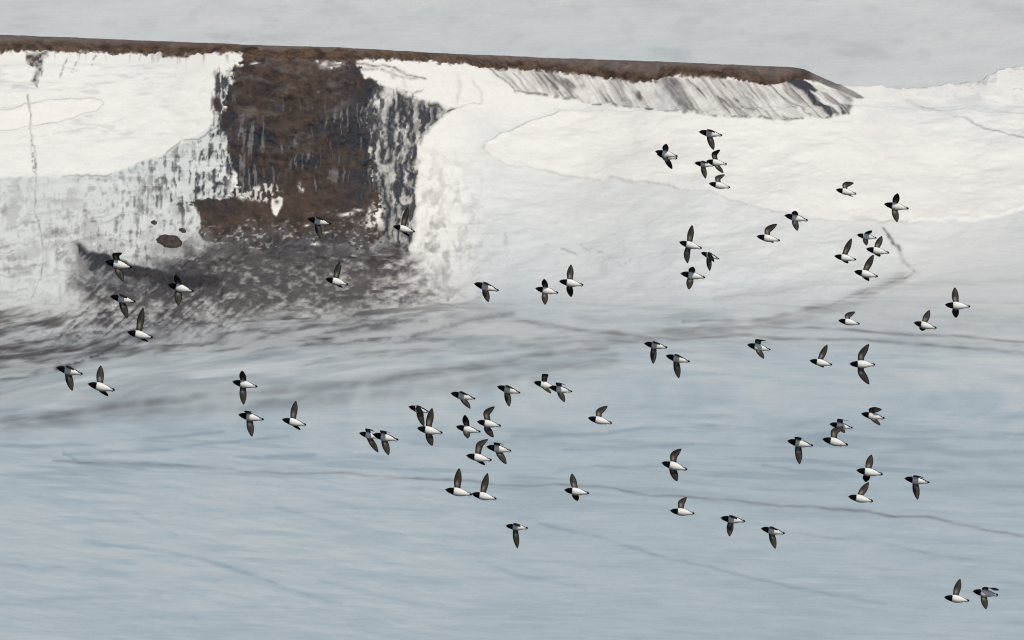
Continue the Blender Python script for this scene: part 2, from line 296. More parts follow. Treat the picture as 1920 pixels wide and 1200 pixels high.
# dark wedge with a rock strip, navy towards its sharp upper edge
WD = [(137, 455), (165, 466), (205, 480), (262, 500), (335, 510), (405, 516), (424, 522), (410, 540), (330, 538), (260, 540), (190, 545), (170, 520), (152, 485)]
wtop = np.interp(U, [137, 165, 205, 262, 335, 405, 424], [455, 466, 480, 500, 510, 516, 521]); wd_ = VS - wtop
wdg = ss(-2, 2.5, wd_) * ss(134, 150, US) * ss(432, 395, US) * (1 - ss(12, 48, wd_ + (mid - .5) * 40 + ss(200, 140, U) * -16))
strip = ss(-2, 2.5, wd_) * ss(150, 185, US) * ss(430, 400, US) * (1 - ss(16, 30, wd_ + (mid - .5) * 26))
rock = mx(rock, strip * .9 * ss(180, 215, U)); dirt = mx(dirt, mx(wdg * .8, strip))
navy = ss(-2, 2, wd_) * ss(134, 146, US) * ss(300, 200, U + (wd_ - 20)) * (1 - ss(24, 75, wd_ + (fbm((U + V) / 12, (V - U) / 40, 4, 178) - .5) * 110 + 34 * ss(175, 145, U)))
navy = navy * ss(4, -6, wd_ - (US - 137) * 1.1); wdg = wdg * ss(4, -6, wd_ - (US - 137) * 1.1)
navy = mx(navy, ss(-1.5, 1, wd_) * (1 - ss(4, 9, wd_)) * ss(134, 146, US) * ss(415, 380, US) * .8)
navy_dark = mx(navy_dark, navy * .95)
dirt = mx(dirt, .6 * poly(UW, VW, [(100, 460), (130, 458), (125, 480), (110, 490)], 5) * ss(.4, .6, fine))
for cx, cy, rx in ((315, 453, 34), (288, 418, 10), (341, 433, 12)): dirt = mx(dirt, .7 * spot(UW, VW, cx, cy + rx * .2, rx, rx * .62))
# apron of debris below cliff and wedge
AP = [(140, 490), (250, 520), (300, 480), (360, 455), (480, 440), (640, 435), (745, 440), (785, 500), (850, 540), (880, 570), (760, 588), (560, 598), (330, 640), (120, 650), (60, 640), (130, 580)]
ap = poly(U + wu * 80, V + wv * 60, AP, 40)
apn = fbm(U / 13, V / 6, 4, 171)
slant = fbm((U + V * 1.1) / 9, (V - U * .4) / 60, 4, 176)
dens = 1.0 - .36 * ss(530, 620, V) - .55 * ss(660, 850, U + 90 * (mid - .5)) + .30 * spot(U, V, 560, 450, 190, 45) + .15 * spot(U, V, 300, 545, 160, 30)
dirt = mx(dirt, ap * np.clip(dens + (apn - .5) * .95 + (mid - .5) * .7 + (slant - .5) * .9 * ss(520, 380, U) + (fine - .5) * .45, .08, 1))
navy_dark = mx(navy_dark, ap * np.clip(ss(.52, .66, slant * .6 + mid * .4) * .75 * ss(560, 330, U) * ss(480, 520, V) * (1 - ss(580, 640, V)) , 0, 1))
navy_dark = mx(navy_dark, ap * .7 * ss(.54, .66, drip2 * .5 + mid * .5) * (1 - ss(440, 520, V)))
navy_dark = mx(navy_dark, ap * np.clip(.72 * spot(U, V, 560, 452, 220, 40) + .85 * spot(U, V, 245, 518, 130, 40) + .34 * spot(U, V, 480, 530, 230, 42) + (apn - .5) * .7 + (slant - .5) * .5 * ss(520, 380, U), 0, .85))
rock = mx(rock, ap * ss(.55, .72, fbm(U / 20, V / 9, 4, 181)) * .8 * (1 - ss(490, 530, V)) * ss(360, 420, U))
navy_dark = mx(navy_dark, .4 * stroke(US, VS, [(560, 553), (700, 556), (860, 575)], 2.5) * ss(.3, .5, mid))
# flow bands of debris spreading over the glacier
fb = ss(540, 595, V) * (1 - ss(632, 680, V - 55 * ss(380, 0, U) + (flow2 - .5) * 60)) * (1 - .80 * ss(560, 1050, U))
fbS = ss(.38, .68, .35 * flow + .25 * flow2 + .25 * flow3 + .15 * fbm(U / 18, PSI / 6, 3, 166))
dirt = mx(dirt, fb * (.30 + .72 * fbS))
dirt = mx(dirt, np.clip(.16 + .5 * (flow2 - .5) + .35 * (flow - .5), 0, 1) * ss(590, 640, V) * (1 - ss(770, 815, V + .10 * U * (1 - ss(1000, 1400, U)) - (big - .5) * 40)) * ss(1350, 900, U))
navy_dark = mx(navy_dark, fb * ss(.60, .72, .5 * flow + .5 * flow2) * .45)
VL = V + (fbm(U / 80, V / 40, 3, 431) - .5) * 12; apl = fbm(U / 50, V / 30, 3, 441)
for pts, wd, g in (([(-160, 735), (0, 702), (80, 690), (130, 678), (200, 658), (260, 635), (330, 592)], 4.0, .5), ([(150, 655), (230, 640), (330, 622), (500, 606), (700, 590), (900, 566)], 5, .42),
                   ([(0, 650), (100, 640), (180, 650)], 5, .4), ([(0, 790), (200, 765), (400, 742), (560, 730), (700, 715), (900, 690), (1100, 650), (1300, 622)], 12, .5),
                   ([(-160, 812), (200, 780), (500, 758), (760, 735), (1000, 700), (1150, 672)], 16, .36),
                   ([(1655, 428), (1668, 446), (1682, 462), (1697, 486), (1708, 497), (1714, 506), (1706, 517), (1690, 523)], 3.6, .72),
                   ([(1690, 523), (1650, 538), (1625, 545), (1590, 560), (1550, 574), (1480, 586), (1420, 598), (1340, 614), (1280, 621), (1200, 625), (1080, 616), (940, 596)], 6, .50),
                   ([(1690, 523), (1600, 565), (1500, 592), (1300, 627), (1120, 640), (960, 640)], 14, .42),
                   ([(1280, 605), (1400, 603), (1480, 612), (1600, 618), (1720, 628), (1920, 637), (2100, 645)], 3.8, .5), ([(1250, 640), (1400, 628), (1500, 635), (1650, 640), (1780, 650), (1920, 660), (2100, 672)], 4.2, .5),
                   ([(1340, 560), (1480, 540), (1600, 530), (1720, 515)], 6, .14), ([(1690, 540), (1800, 530), (1950, 520)], 6, .16),
                   ([(100, 863), (250, 870), (400, 877), (620, 888), (800, 896), (1000, 911), (1150, 918), (1250, 928)], 2.6, .38), ([(1150, 918), (1250, 928), (1350, 938), (1450, 946), (1600, 959), (1740, 968), (1850, 996), (1930, 1006), (2100, 1020)], 3.0, .5),
                   ([(1280, 905), (1440, 918), (1560, 919)], 3, .14), ([(1600, 1060), (1760, 1075), (1930, 1100)], 4, .08),
                   ([(1725, 197), (1745, 201), (1760, 211)], 1.6, .5), ([(1780, 221), (1840, 240), (1880, 252), (1930, 272)], 1.8, .45), ([(1700, 190), (1800, 226)], 4, .15), ([(1852, 143), (1848, 152)], 2.2, .35),
                   ([(48, 180), (58, 215), (58, 262), (66, 300), (69, 335), (66, 380), (74, 430), (80, 470), (76, 520), (58, 570), (35, 606)], 2.0, .62)):
    if min(p_[1] for p_ in pts) > 500: dirt = mx(dirt, g * stroke(U, VL, pts, wd) * np.clip(-.05 + 1.0 * flow + .9 * flow3 + .7 * (apl - .5), 0, 1.4))
    else: dirt = mx(dirt, g * stroke(US, VS, pts, wd) * np.clip(.30 + 1.5 * mid * (.4 + fine) - .3 * ss(.5, .62, apl), 0, 1.3))
for pts, wd, g in (([(1010, 980), (1150, 1016), (1290, 1055), (1410, 1085), (1535, 1110), (1660, 1132)], 3.2, .42), ([(1470, 995), (1600, 1012), (1750, 1040), (1930, 1062)], 3, .30), ([(160, 1020), (300, 1030), (380, 1046), (450, 1074), (560, 1115), (640, 1135)], 4.0, .42),
                   ([(-20, 1058), (90, 1066), (190, 1064)], 4, .3), ([(0, 836), (200, 830), (330, 818), (420, 811)], 3.0, .5), ([(120, 850), (300, 844), (420, 832), (540, 822)], 3.0, .5), ([(120, 846), (150, 866), (210, 874), (420, 880)], 3, .4), ([(500, 856), (590, 854)], 2.6, .4),
                   ([(960, 820), (1100, 812), (1240, 802), (1340, 796)], 3.4, .4), ([(1060, 842), (1200, 838), (1300, 830)], 3, .3), ([(1430, 876), (1545, 884)], 3, .45), ([(1050, 880), (1180, 876), (1290, 868)], 3.2, .36), ([(780, 893), (840, 897)], 3, .5), ([(520, 950), (640, 985), (760, 1005)], 3, .22),
                   ([(0, 1130), (160, 1122), (300, 1118)], 4, .25), ([(250, 960), (300, 985), (330, 1000)], 3, .2), ([(1500, 815), (1700, 822), (1920, 812)], 5, .25), ([(1650, 860), (1800, 872), (1930, 868)], 6, .3), ([(600, 1090), (720, 1120), (840, 1140)], 3, .2), ([(900, 1050), (980, 1080), (1100, 1105)], 3, .22)):
    ice = ice + 1.15 * g * stroke(U, VL, pts, wd * 1.2) * np.clip(-.2 + 1.3 * apl + .9 * flow3, 0, 1.4)
dirt = mx(dirt, .6 * poly(US, VS, [(54, 262), (60, 270), (69, 300), (70, 330), (63, 325), (58, 295)], 2) * ss(.35, .6, fine))
# thin lines of blown snow right of the ridge tip
whites = mx(stroke(US, VS, [(1618, 187), (1660, 188), (1705, 194)], 2.2), stroke(US, VS, [(1560, 222), (1620, 213), (1690, 214), (1780, 230), (1930, 258)], 3))
ice = ice * (1 - .8 * whites)
ice = ice + .25 * spot(U, V, 1800, 205, 110, 22) + ss(1580, 1640, U) * (1 - ss(260, 300, V)) * (.10 + .5 * (flow3 - .5))
dirt = mx(dirt, ss(1640, 1700, U) * ss(215, 150, V) * ss(.6, .75, fbm(U / 14, V / 5, 3, 191)) * .25)
snow_k = np.clip(snow, 0, 1)
for a in (rock, dirt, navy_dark): a *= (1 - snow_k)
ice = np.clip(ice, 0, 1.7)

# ------------------------------------------------------------------ relief
def normals(P):
    du = np.gradient(P, axis=1); dv_ = np.gradient(P, axis=0)
    n = np.cross(du, dv_); n /= np.linalg.norm(n, axis=-1, keepdims=True) + 1e-12
    return n
Nrm = normals(P)
ridged = 1 - np.abs(2 * fbm(U / 30, V / 22, 5, 211, .6) - 1)
dsp = mx(rock, cliff * .8) * ((lump - .5) * 2.0 + (slump - .5) * .9) * (.35 + .65 * ss(385, 300, V)) * (1 - .55 * ss(130, 105, V))
dsp += navy_dark * (drip2 - .5) * .9 * (V < 560)
dsp += fl * ((f1 - .5) * .45 + (f2 - .5) * .6)
rel = RISE * ss(0, .12, RISE)
dsp += (fbm(U / 120, V / 45, 4, 221) - .5) * 2.2 * ss(0, .2, RISE) * (1 - ss(.85, 1, RISE))
dsp += ((drip2 - .5) * .25 + (mid - .5) * .5) * below * (1 - hz)
dsp += (apn - .5) * .30 * ap + (slant - .5) * .35 * ap * ss(520, 380, U)
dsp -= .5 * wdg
dsp += lobe * .35
dsp *= (1 - .75 * ss(.975, 1.0, RISE)); dsp[NR:] = 0
low = (RISE < .02).astype(np.float32) * 1.0
gz = ((flow - .5) * .16 + (flow2 - .5) * .30) * ss(1600, 1300, V) * (1 - ss(.0, .15, RISE))
P = P + Nrm * dsp[..., None]; P[..., 2] += gz
Nrm = normals(P)

# ------------------------------------------------------------------ land material
def new_mat(name):
    m = bpy.data.materials.new(name); m.use_nodes = True; t = m.node_tree; t.nodes.clear()
    o = t.nodes.new('ShaderNodeOutputMaterial'); b = t.nodes.new('ShaderNodeBsdfPrincipled')
    t.links.new(b.outputs[0], o.inputs[0]); return m, t, b
def mixc(t, f, a, b):
    n = t.nodes.new('ShaderNodeMix'); n.data_type = 'RGBA'
    for i, x in ((0, f), (6, a), (7, b)):
        if hasattr(x, 'default_value') and not isinstance(x, (tuple, float)): t.links.new(x, n.inputs[i])
        elif isinstance(x, tuple): n.inputs[i].default_value = (*x, 1)
        else: n.inputs[i].default_value = x
    return n.outputs[2]
def mth(t, op, a, b):
    n = t.nodes.new('ShaderNodeMath'); n.operation = op
    for i, x in enumerate((a, b)):
        if isinstance(x, (int, float)): n.inputs[i].default_value = x
        else: t.links.new(x, n.inputs[i])
    return n.outputs[0]
def noise_tex(t, scale, detail=5, stretch=(1, 1, 1), rough=.55):
    tc = t.nodes.new('ShaderNodeTexCoord'); mp = t.nodes.new('ShaderNodeMapping'); mp.inputs['Scale'].default_value = stretch
    t.links.new(tc.outputs['Object'], mp.inputs[0])
    n = t.nodes.new('ShaderNodeTexNoise'); n.inputs['Scale'].default_value = scale; n.inputs['Detail'].default_value = detail; n.inputs['Roughness'].default_value = rough
    t.links.new(mp.outputs[0], n.inputs[0]); return n.outputs[0]
def ramp(t, x, a, b):
    n = t.nodes.new('ShaderNodeMapRange'); n.inputs[1].default_value = a; n.inputs[2].default_value = b; t.links.new(x, n.inputs[0]); return n.outputs[0]
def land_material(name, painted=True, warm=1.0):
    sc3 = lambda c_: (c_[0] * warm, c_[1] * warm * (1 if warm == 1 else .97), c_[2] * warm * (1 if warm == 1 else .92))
    m, t, b = new_mat(name)
    n1 = noise_tex(t, 1.1, 6); n2 = noise_tex(t, .22, 5); n3 = noise_tex(t, .6, 6, (.35, .9, 1.5))
    if painted:
        at = t.nodes.new('ShaderNodeAttribute'); at.attribute_name = 'cover'
        sp_ = t.nodes.new('ShaderNodeSeparateColor'); t.links.new(at.outputs['Color'], sp_.inputs[0])
        r, d, nd, ic = sp_.outputs[0], sp_.outputs[1], sp_.outputs[2], at.outputs['Alpha']
    else:
        r = d = nd = None; ic = ramp(t, n2, .2, .8)
    snow = mixc(t, ramp(t, n3, .3, .7), (.805, .772, .730), (.845, .812, .768))
    icec = mixc(t, ramp(t, n3, .3, .7), (.490, .562, .592), (.535, .608, .632))
    c = mixc(t, ic, snow, icec)
    old = mth(t, 'MINIMUM', mth(t, 'MAXIMUM', mth(t, 'SUBTRACT', ic, 1.0), 0), 1)
    c = mixc(t, old, c, (.30, .385, .44))
    if painted:
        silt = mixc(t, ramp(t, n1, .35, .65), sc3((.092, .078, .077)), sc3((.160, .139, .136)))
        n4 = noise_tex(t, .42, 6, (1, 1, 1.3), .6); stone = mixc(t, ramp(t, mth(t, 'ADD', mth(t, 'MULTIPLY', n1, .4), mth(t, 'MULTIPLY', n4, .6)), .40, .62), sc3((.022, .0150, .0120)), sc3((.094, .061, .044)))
        dk = mixc(t, ramp(t, n1, .3, .7), (.018, .021, .030), (.048, .052, .064))
        jitter = mth(t, 'MULTIPLY', mth(t, 'SUBTRACT', n1, .5), .5)
        def edge(x, k=1.0):
            return mth(t, 'MINIMUM', mth(t, 'MAXIMUM', mth(t, 'ADD', x, mth(t, 'MULTIPLY', jitter, mth(t, 'MULTIPLY', x, k))), 0), 1)
        c = mixc(t, edge(d), c, silt); c = mixc(t, edge(r), c, stone); c = mixc(t, edge(nd), c, dk)
    gr = t.nodes.new('ShaderNodeMapRange'); gr.inputs[1].default_value = .3; gr.inputs[2].default_value = .7; gr.inputs[3].default_value = .965; gr.inputs[4].default_value = 1.035
    t.links.new(noise_tex(t, 2.6, 4, (.6, .6, 1.2), .65), gr.inputs[0])
    mu = t.nodes.new('ShaderNodeVectorMath'); mu.operation = 'SCALE'; t.links.new(c, mu.inputs[0]); t.links.new(gr.outputs[0], mu.inputs['Scale']); c = mu.outputs[0]
    t.links.new(c, b.inputs['Base Color']); b.inputs['Roughness'].default_value = .85; b.inputs['Specular IOR Level'].default_value = .15
    bp = t.nodes.new('ShaderNodeBump'); bp.inputs['Strength'].default_value = .35; bp.inputs['Distance'].default_value = .25
    t.links.new(n1, bp.inputs['Height']); t.links.new(bp.outputs[0], b.inputs['Normal'])
    return m
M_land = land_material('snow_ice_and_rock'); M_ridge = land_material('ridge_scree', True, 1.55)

def sheet(name, P, N, sel, mat, cov=None):
    """the selected cells of a grid as one mesh"""
    R, Cn = P.shape[:2]; idx = np.arange(R * Cn).reshape(R, Cn)
    q_ = np.stack([idx[:-1, :-1], idx[:-1, 1:], idx[1:, 1:], idx[1:, :-1]], -1)[sel]
    used, inv = np.unique(q_, return_inverse=True); inv = inv.reshape(-1, 4)
    me = bpy.data.meshes.new(name); nv, nf = len(used), len(inv)
    me.vertices.add(nv); me.vertices.foreach_set('co', P.reshape(-1, 3)[used].astype(np.float32).ravel())
    me.loops.add(nf * 4); me.loops.foreach_set('vertex_index', inv.astype(np.int32).ravel())
    me.polygons.add(nf); me.polygons.foreach_set('loop_start', np.arange(0, nf * 4, 4, dtype=np.int32))
    me.update(calc_edges=True)
    me.polygons.foreach_set('use_smooth', np.ones(nf, bool))
    me.normals_split_custom_set_from_vertices(N.reshape(-1, 3)[used].astype(np.float32))
    if cov is not None:
        a = me.attributes.new('cover', 'FLOAT_COLOR', 'POINT'); a.data.foreach_set('color', cov.reshape(-1, 4)[used].astype(np.float32).ravel())
    me.materials.append(mat)
    o = bpy.data.objects.new(name, me); COL.objects.link(o); return o
cov = np.stack([np.clip(rock, 0, 1), np.clip(dirt, 0, 1), np.clip(navy_dark, 0, 1), ice], -1)
cell = lambda a: (a[:-1, :-1] + a[1:, 1:]) * .5
is_gl = np.zeros(cell(V).shape, bool); is_gl[:len(Vg) - 1] = True
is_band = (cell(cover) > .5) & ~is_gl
is_cliff = (cell(cliff) > .5) & ~is_gl & ~is_band
is_back = np.zeros_like(is_gl); is_back[NR - 1:] = True
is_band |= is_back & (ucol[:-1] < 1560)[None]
is_snow = ~(is_gl | is_band | is_cliff)
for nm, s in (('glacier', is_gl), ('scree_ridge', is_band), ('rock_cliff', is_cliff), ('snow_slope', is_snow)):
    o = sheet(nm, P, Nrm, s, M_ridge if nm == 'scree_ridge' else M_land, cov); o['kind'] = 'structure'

# far snowfield behind the ridge, on to the horizon
fu = np.concatenate([-np.geomspace(4000, 300, 8), np.linspace(-200, 2120, 500), 1920 + np.geomspace(300, 4000, 8)])
fY = np.concatenate([np.linspace(2215, 2850, 340), np.geomspace(2900, 30000, 26)])
FU, FY = np.meshgrid(fu, fY)
FX = (FU - 960) * K * FY / CP
tilt = np.clip(FY - 2300, 0, 700) * .085
FZ = tilt - 1.0 + ((fbm(FX / 30, FY / 30, 4, 301) - .5) * 1.4 + (fbm(FX / 9, FY / 12, 4, 311) - .5) * .35) * ss(3200, 2800, FY)
FP = np.stack([FX, FY, FZ], -1)
n_ = fbm(FX / 14 + FY / 60, FY / 18, 5, 321); n2_ = fbm(FX / 50, FY / 60, 4, 331)
fcov = np.stack([0 * FX, np.clip((ss(.60, .8, n_) * .10 + ss(.66, .8, fbm(FX / 5, FY / 16, 3, 341)) * .07), 0, 1), 0 * FX, .46 + (n2_ - .5) * .35 + (n_ - .5) * .3], -1)
o = sheet('snowfield', FP, normals(FP), np.ones((len(fY) - 1, len(fu) - 1), bool), M_land, fcov); o['kind'] = 'structure'

# ------------------------------------------------------------------ boulders standing in the ice below the cliff
Mb, tb, bb = new_mat('boulder_rock')
nb = noise_tex(tb, 1.6, 6)
tb.links.new(mixc(tb, ramp(tb, nb, .35, .65), (.028, .022, .020), (.080, .062, .055)), bb.inputs['Base Color']); bb.inputs['Roughness'].default_value = .9
def surf(u, v):
    j = int(np.argmin(np.abs(ucol - u))); i = int(np.argmin(np.abs(V[:NR, j] - v))); return P[i, j]
def icosphere(n):
    import bmesh
    bm = bmesh.new(); bmesh.ops.create_icosphere(bm, subdivisions=n, radius=1.0); return bm
def boulder(u, v, rx, rz, seed, label):
    import bmesh
    bm = icosphere(4); r = random.Random(seed); off = r.random() * 50
    from mathutils import noise as mn
    for q_ in bm.verts:
        k = 1 + .15 * mn.fractal(q_.co * 1.6 + Vector((off, 0, 0)), 1, 2, 4) ; q_.co = Vector((q_.co.x * rx, q_.co.y * rx * .7, q_.co.z * rz)) * k
    for f in bm.faces: f.smooth = True
    me = bpy.data.meshes.new('boulder'); bm.to_mesh(me); bm.free(); me.materials.append(Mb)
    o = bpy.data.objects.new('boulder', me); COL.objects.link(o); o.location = surf(u, v) - np.array([0, -rx * .2, rz * .25]); o['label'] = label; o['category'] = 'boulder'; o['group'] = 'boulders in the ice beside the cliff foot'
boulder(315, 453, 2.7, 1.7, 3, 'large brown rounded boulder in the dirty ice left of the cliff foot')
boulder(288, 418, .62, .55, 5, 'small dark boulder above and left of the large brown boulder')
boulder(341, 433, .75, .6, 9, 'small grey boulder just above right of the large brown boulder')

# ------------------------------------------------------------------ the flock
def plumage_material():
    m, t, b = new_mat('plumage')
    at = t.nodes.new('ShaderNodeAttribute'); at.attribute_name = 'plumage'
    n = noise_tex(t, 260, 3)
    t.links.new(mixc(t, ramp(t, n, .35, .65), at.outputs['Color'], at.outputs['Color']), b.inputs['Base Color'])
    b.inputs['Roughness'].default_value = .7; b.inputs['Specular IOR Level'].default_value = .05
    bp = t.nodes.new('ShaderNodeBump'); bp.inputs['Strength'].default_value = .25; bp.inputs['Distance'].default_value = .001
    t.links.new(n, bp.inputs['Height']); t.links.new(bp.outputs[0], b.inputs['Normal']); return m
M_pl = plumage_material()
BLACK, WHITE = (.004, .0038, .005), (.88, .865, .83)
LB = .205                                   # body length, beak tip to tail tip, metres
def mesh_from(name, verts, faces, cols):
    me = bpy.data.meshes.new(name); me.from_pydata([tuple(v) for v in verts], [], faces)
    a = me.attributes.new('plumage', 'FLOAT_COLOR', 'POINT')
    a.data.foreach_set('color', np.array([(*c, 1) for c in cols], np.float32).ravel())
    me.polygons.foreach_set('use_smooth', np.ones(len(me.polygons), bool)); me.materials.append(M_pl); me.update(); return me
def ring_mesh(name, stations, nseg, colour):
    """stations: (x, z, half width, half height) from front to back"""
    vs, fs, cs = [], [], []
    for i, (x, z, ry, rz) in enumerate(stations):
        for k in range(nseg):
            a = 2 * math.pi * k / nseg
            vs.append((x, math.sin(a) * ry, z - math.cos(a) * rz)); cs.append(colour(i / (len(stations) - 1), x, a))   # a = 0 is the belly
    for i in range(len(stations) - 1):
        for k in range(nseg):
            k2 = (k + 1) % nseg; fs.append((i * nseg + k, i * nseg + k2, (i + 1) * nseg + k2, (i + 1) * nseg + k))
    n = len(vs); vs += [(stations[0][0], 0, stations[0][1]), (stations[-1][0], 0, stations[-1][1])]; cs += [cs[0], cs[n - 1]]
    for k in range(nseg):
        k2 = (k + 1) % nseg; fs.append((n, k2, k)); fs.append((n + 1, n - nseg + k, n - nseg + k2))
    return mesh_from(name, vs, fs, cs)
# body: forward is +x, back is +z; t runs from beak tip (0) to tail tip (1)
RT = [.045, .07, .11, .16, .20, .25, .31, .38, .46, .54, .62, .70, .77, .83, .88, .92]
RR_ = [.034, .054, .080, .097, .105, .116, .132, .148, .154, .149, .134, .112, .088, .064, .045, .026]
RZ0 = [.012, .014, .016, .014, .010, .004, -.004, -.010, -.012, -.010, -.006, 0, .004, .008, .010, .012]
tt = np.linspace(.045, .92, 46); rr_ = np.interp(tt, RT, RR_); rr_ = np.convolve(np.pad(rr_, 2, mode='edge'), np.ones(5) / 5, 'valid'); zz = np.interp(tt, RT, RZ0)
def body_col(s, x, a):
    t = .5 - x / LB; a = abs((a + math.pi) % (2 * math.pi) - math.pi)      # a = 0 under the belly
    hood = .325 + .012 * math.cos(2 * a)
    lim = math.radians(np.interp(t, [.33, .42, .6, .75, .86], [104, 94, 80, 66, 52]))
    if t < hood or a > lim: return BLACK
    if t > .89: return BLACK if a > .9 else (.6, .59, .57)
    return WHITE
body_me = ring_mesh('body', [((.5 - t) * LB, z * LB, r * LB * 1.0, r * LB * .97) for t, r, z in zip(tt, rr_, zz)], 36, body_col)
beak_me = ring_mesh('beak', [((.5 - t) * LB, z * LB, ry * LB, rz * LB) for t, z, ry, rz in ((0, .002, .006, .007), (.012, .005, .014, .017), (.032, .010, .022, .028), (.06, .013, .030, .038))], 10, lambda s, x, a: (.014, .013, .013))
def tail_mesh():
    vs, fs = [], []
    prof = [(.86, .022, .020), (.91, .030, .012), (.95, .038, .006), (.985, .040, .004), (1.0, .026, .003)]
    for t, hw, th in prof:
        for y, zz_ in ((-1, 0), (-.5, 1), (0, 1.1), (.5, 1), (1, 0), (.5, -1), (0, -.9), (-.5, -1)):
            notch = .012 if abs(y) == .5 and t > .97 else 0
            vs.append(((.5 - t + notch) * LB, y * hw * LB, (.012 - .03 * (t - .84)) * LB + zz_ * th * LB))
    for i in range(len(prof) - 1):
        for k in range(8): k2 = (k + 1) % 8; fs.append((i * 8 + k, i * 8 + k2, i * 8 + 8 + k2, i * 8 + 8 + k))
    fs.append(tuple(range(8))); fs.append(tuple(range(len(vs) - 1, len(vs) - 9, -1)))
    return mesh_from('tail', vs, fs, [BLACK] * len(vs))
tail_me = tail_mesh()
def foot_mesh(sgn):
    st = [(.82, -.036, .008, .007), (.86, -.032, .008, .006), (.90, -.026, .011, .005), (.94, -.020, .012, .004), (.96, -.018, .006, .002)]
    return ring_mesh('foot', [((.5 - t) * LB, z * LB, ry * LB, rz * LB) for t, z, ry, rz in st], 8, lambda s, x, a: (.016, .014, .014))
foot_me = foot_mesh(1)
def eye_mesh():
    return ring_mesh('eye', [(.003, 0, .0008, .0008), (.0015, 0, .0026, .0026), (0, 0, .003, .003), (-.0015, 0, .0026, .0026), (-.003, 0, .0008, .0008)], 8, lambda s, x, a: (.02, .012, .01))
eye_me = eye_mesh()

CH_S = [0, .10, .22, .36, .48, .60, .72, .82, .90, .96, 1.0]
CH_C = [.230, .230, .240, .268, .272, .256, .218, .168, .115, .066, .012]
def wing_mesh(root, wrist, tip, left, rng):
    """a bent blade from shoulder over wrist to tip; points in the bird's own frame"""
    a, b, c = (Vector(p) for p in (root, wrist, tip)); n = 24
    la = (b - a).length; lc = (c - b).length; tot = la + lc
    path, span = [], []
    for i in range(n + 1):                          # round the bend at the wrist
        s = i / n * tot
        def pt(s_):
            s_ = max(0, min(tot, s_)); return a.lerp(b, s_ / la) if s_ < la else b.lerp(c, (s_ - la) / lc)
        h = tot * .13; w_ = min(h, s, tot - s); p = (pt(s - w_) + 2 * pt(s) + pt(s + w_)) / 4
        path.append(p)
    for i in range(n + 1):
        d = path[min(n, i + 1)] - path[max(0, i - 1)]; span.append(d.normalized())
    aft = Vector((-1, 0, 0)); prev = None
    sgn = 1 if left else -1
    verts, faces, cols = [], [], []; m = 8; rows = []
    frame = []
    n0 = None
    for i in range(n + 1):
        sp_ = span[i]; ch = aft - sp_ * aft.dot(sp_)
        if ch.length < .35: ch = ch * 1 + (prev or Vector((0, 0, 0))) * (.35 - ch.length)
        ch = (ch - sp_ * ch.dot(sp_)); ch.normalize(); prev = ch
        nrm = sp_.cross(ch) * sgn; frame.append((ch, nrm))
    for i in range(n + 1):
        s = i / n; c_ = np.interp(s, CH_S, CH_C) * LB * 1.02; ch, nrm = frame[i]
        th = (.018 * (1 - s) + .004) * LB; lead = .36 + .10 * s * s; camber = .05 * c_
        rag = 1 + (.03 * math.sin(i * 2.1 + rng) if .08 < s < .95 else 0)
        for side in (1, -1):
            for j in range(m + 1):
                x = j / m; z = camber * 4 * x * (1 - x) + side * th * (.12 + .88 * math.sqrt(max(x, 0)) * (1 - x) * 2.2) * (1 if 0 < j < m else .15)
                cx = (x - lead) * c_ * (rag if x > .6 else 1)
                verts.append(path[i] + ch * cx + nrm * z)
                if side > 0:
                    cols.append((.45, .44, .43) if (x > .92 and .12 < s < .46) else (.012, .0115, .013))
                else:
                    rim = min(min(x / .2, (1 - x) / .2), (1 - s) / .12); rim = max(0, min(1, rim)); rim = .10 + .90 * rim
                    v = .105 + .05 * math.sin(x * 9 + 2.0 * s) * .4 + .035 * math.sin(i * 1.7 + j * 2.3 + rng)
                    pale = math.exp(-((x - .45) / .16) ** 2 - ((s - .26) / .13) ** 2) * .22
                    cov_ = .75 if x < .40 else 1.0
                    v = (v * cov_ * .48 + pale) * rim
                    cols.append((v * 1.08, v * .96, v * .84))
    row = 2 * (m + 1)
    for i in range(n):
        o0, o1 = i * row, (i + 1) * row
        for j in range(m):
            f = [(o0 + j, o0 + j + 1, o1 + j + 1, o1 + j), (o0 + m + 1 + j, o1 + m + 1 + j, o1 + m + 2 + j, o0 + m + 2 + j)]
            faces += f
        faces.append((o0, o1, o1 + m + 1, o0 + m + 1)); faces.append((o0 + m, o0 + row - 1, o1 + row - 1, o1 + m))
    faces.append(tuple(range(0, m + 1)) + tuple(range(2 * m + 1, m, -1)))
    o0 = n * row; faces.append(tuple(range(o0 + m, o0 - 1, -1)) + tuple(range(o0 + m + 1, o0 + 2 * m + 2)))
    if not left: faces = [f[::-1] for f in faces]
    return mesh_from('wing', verts, faces, cols)

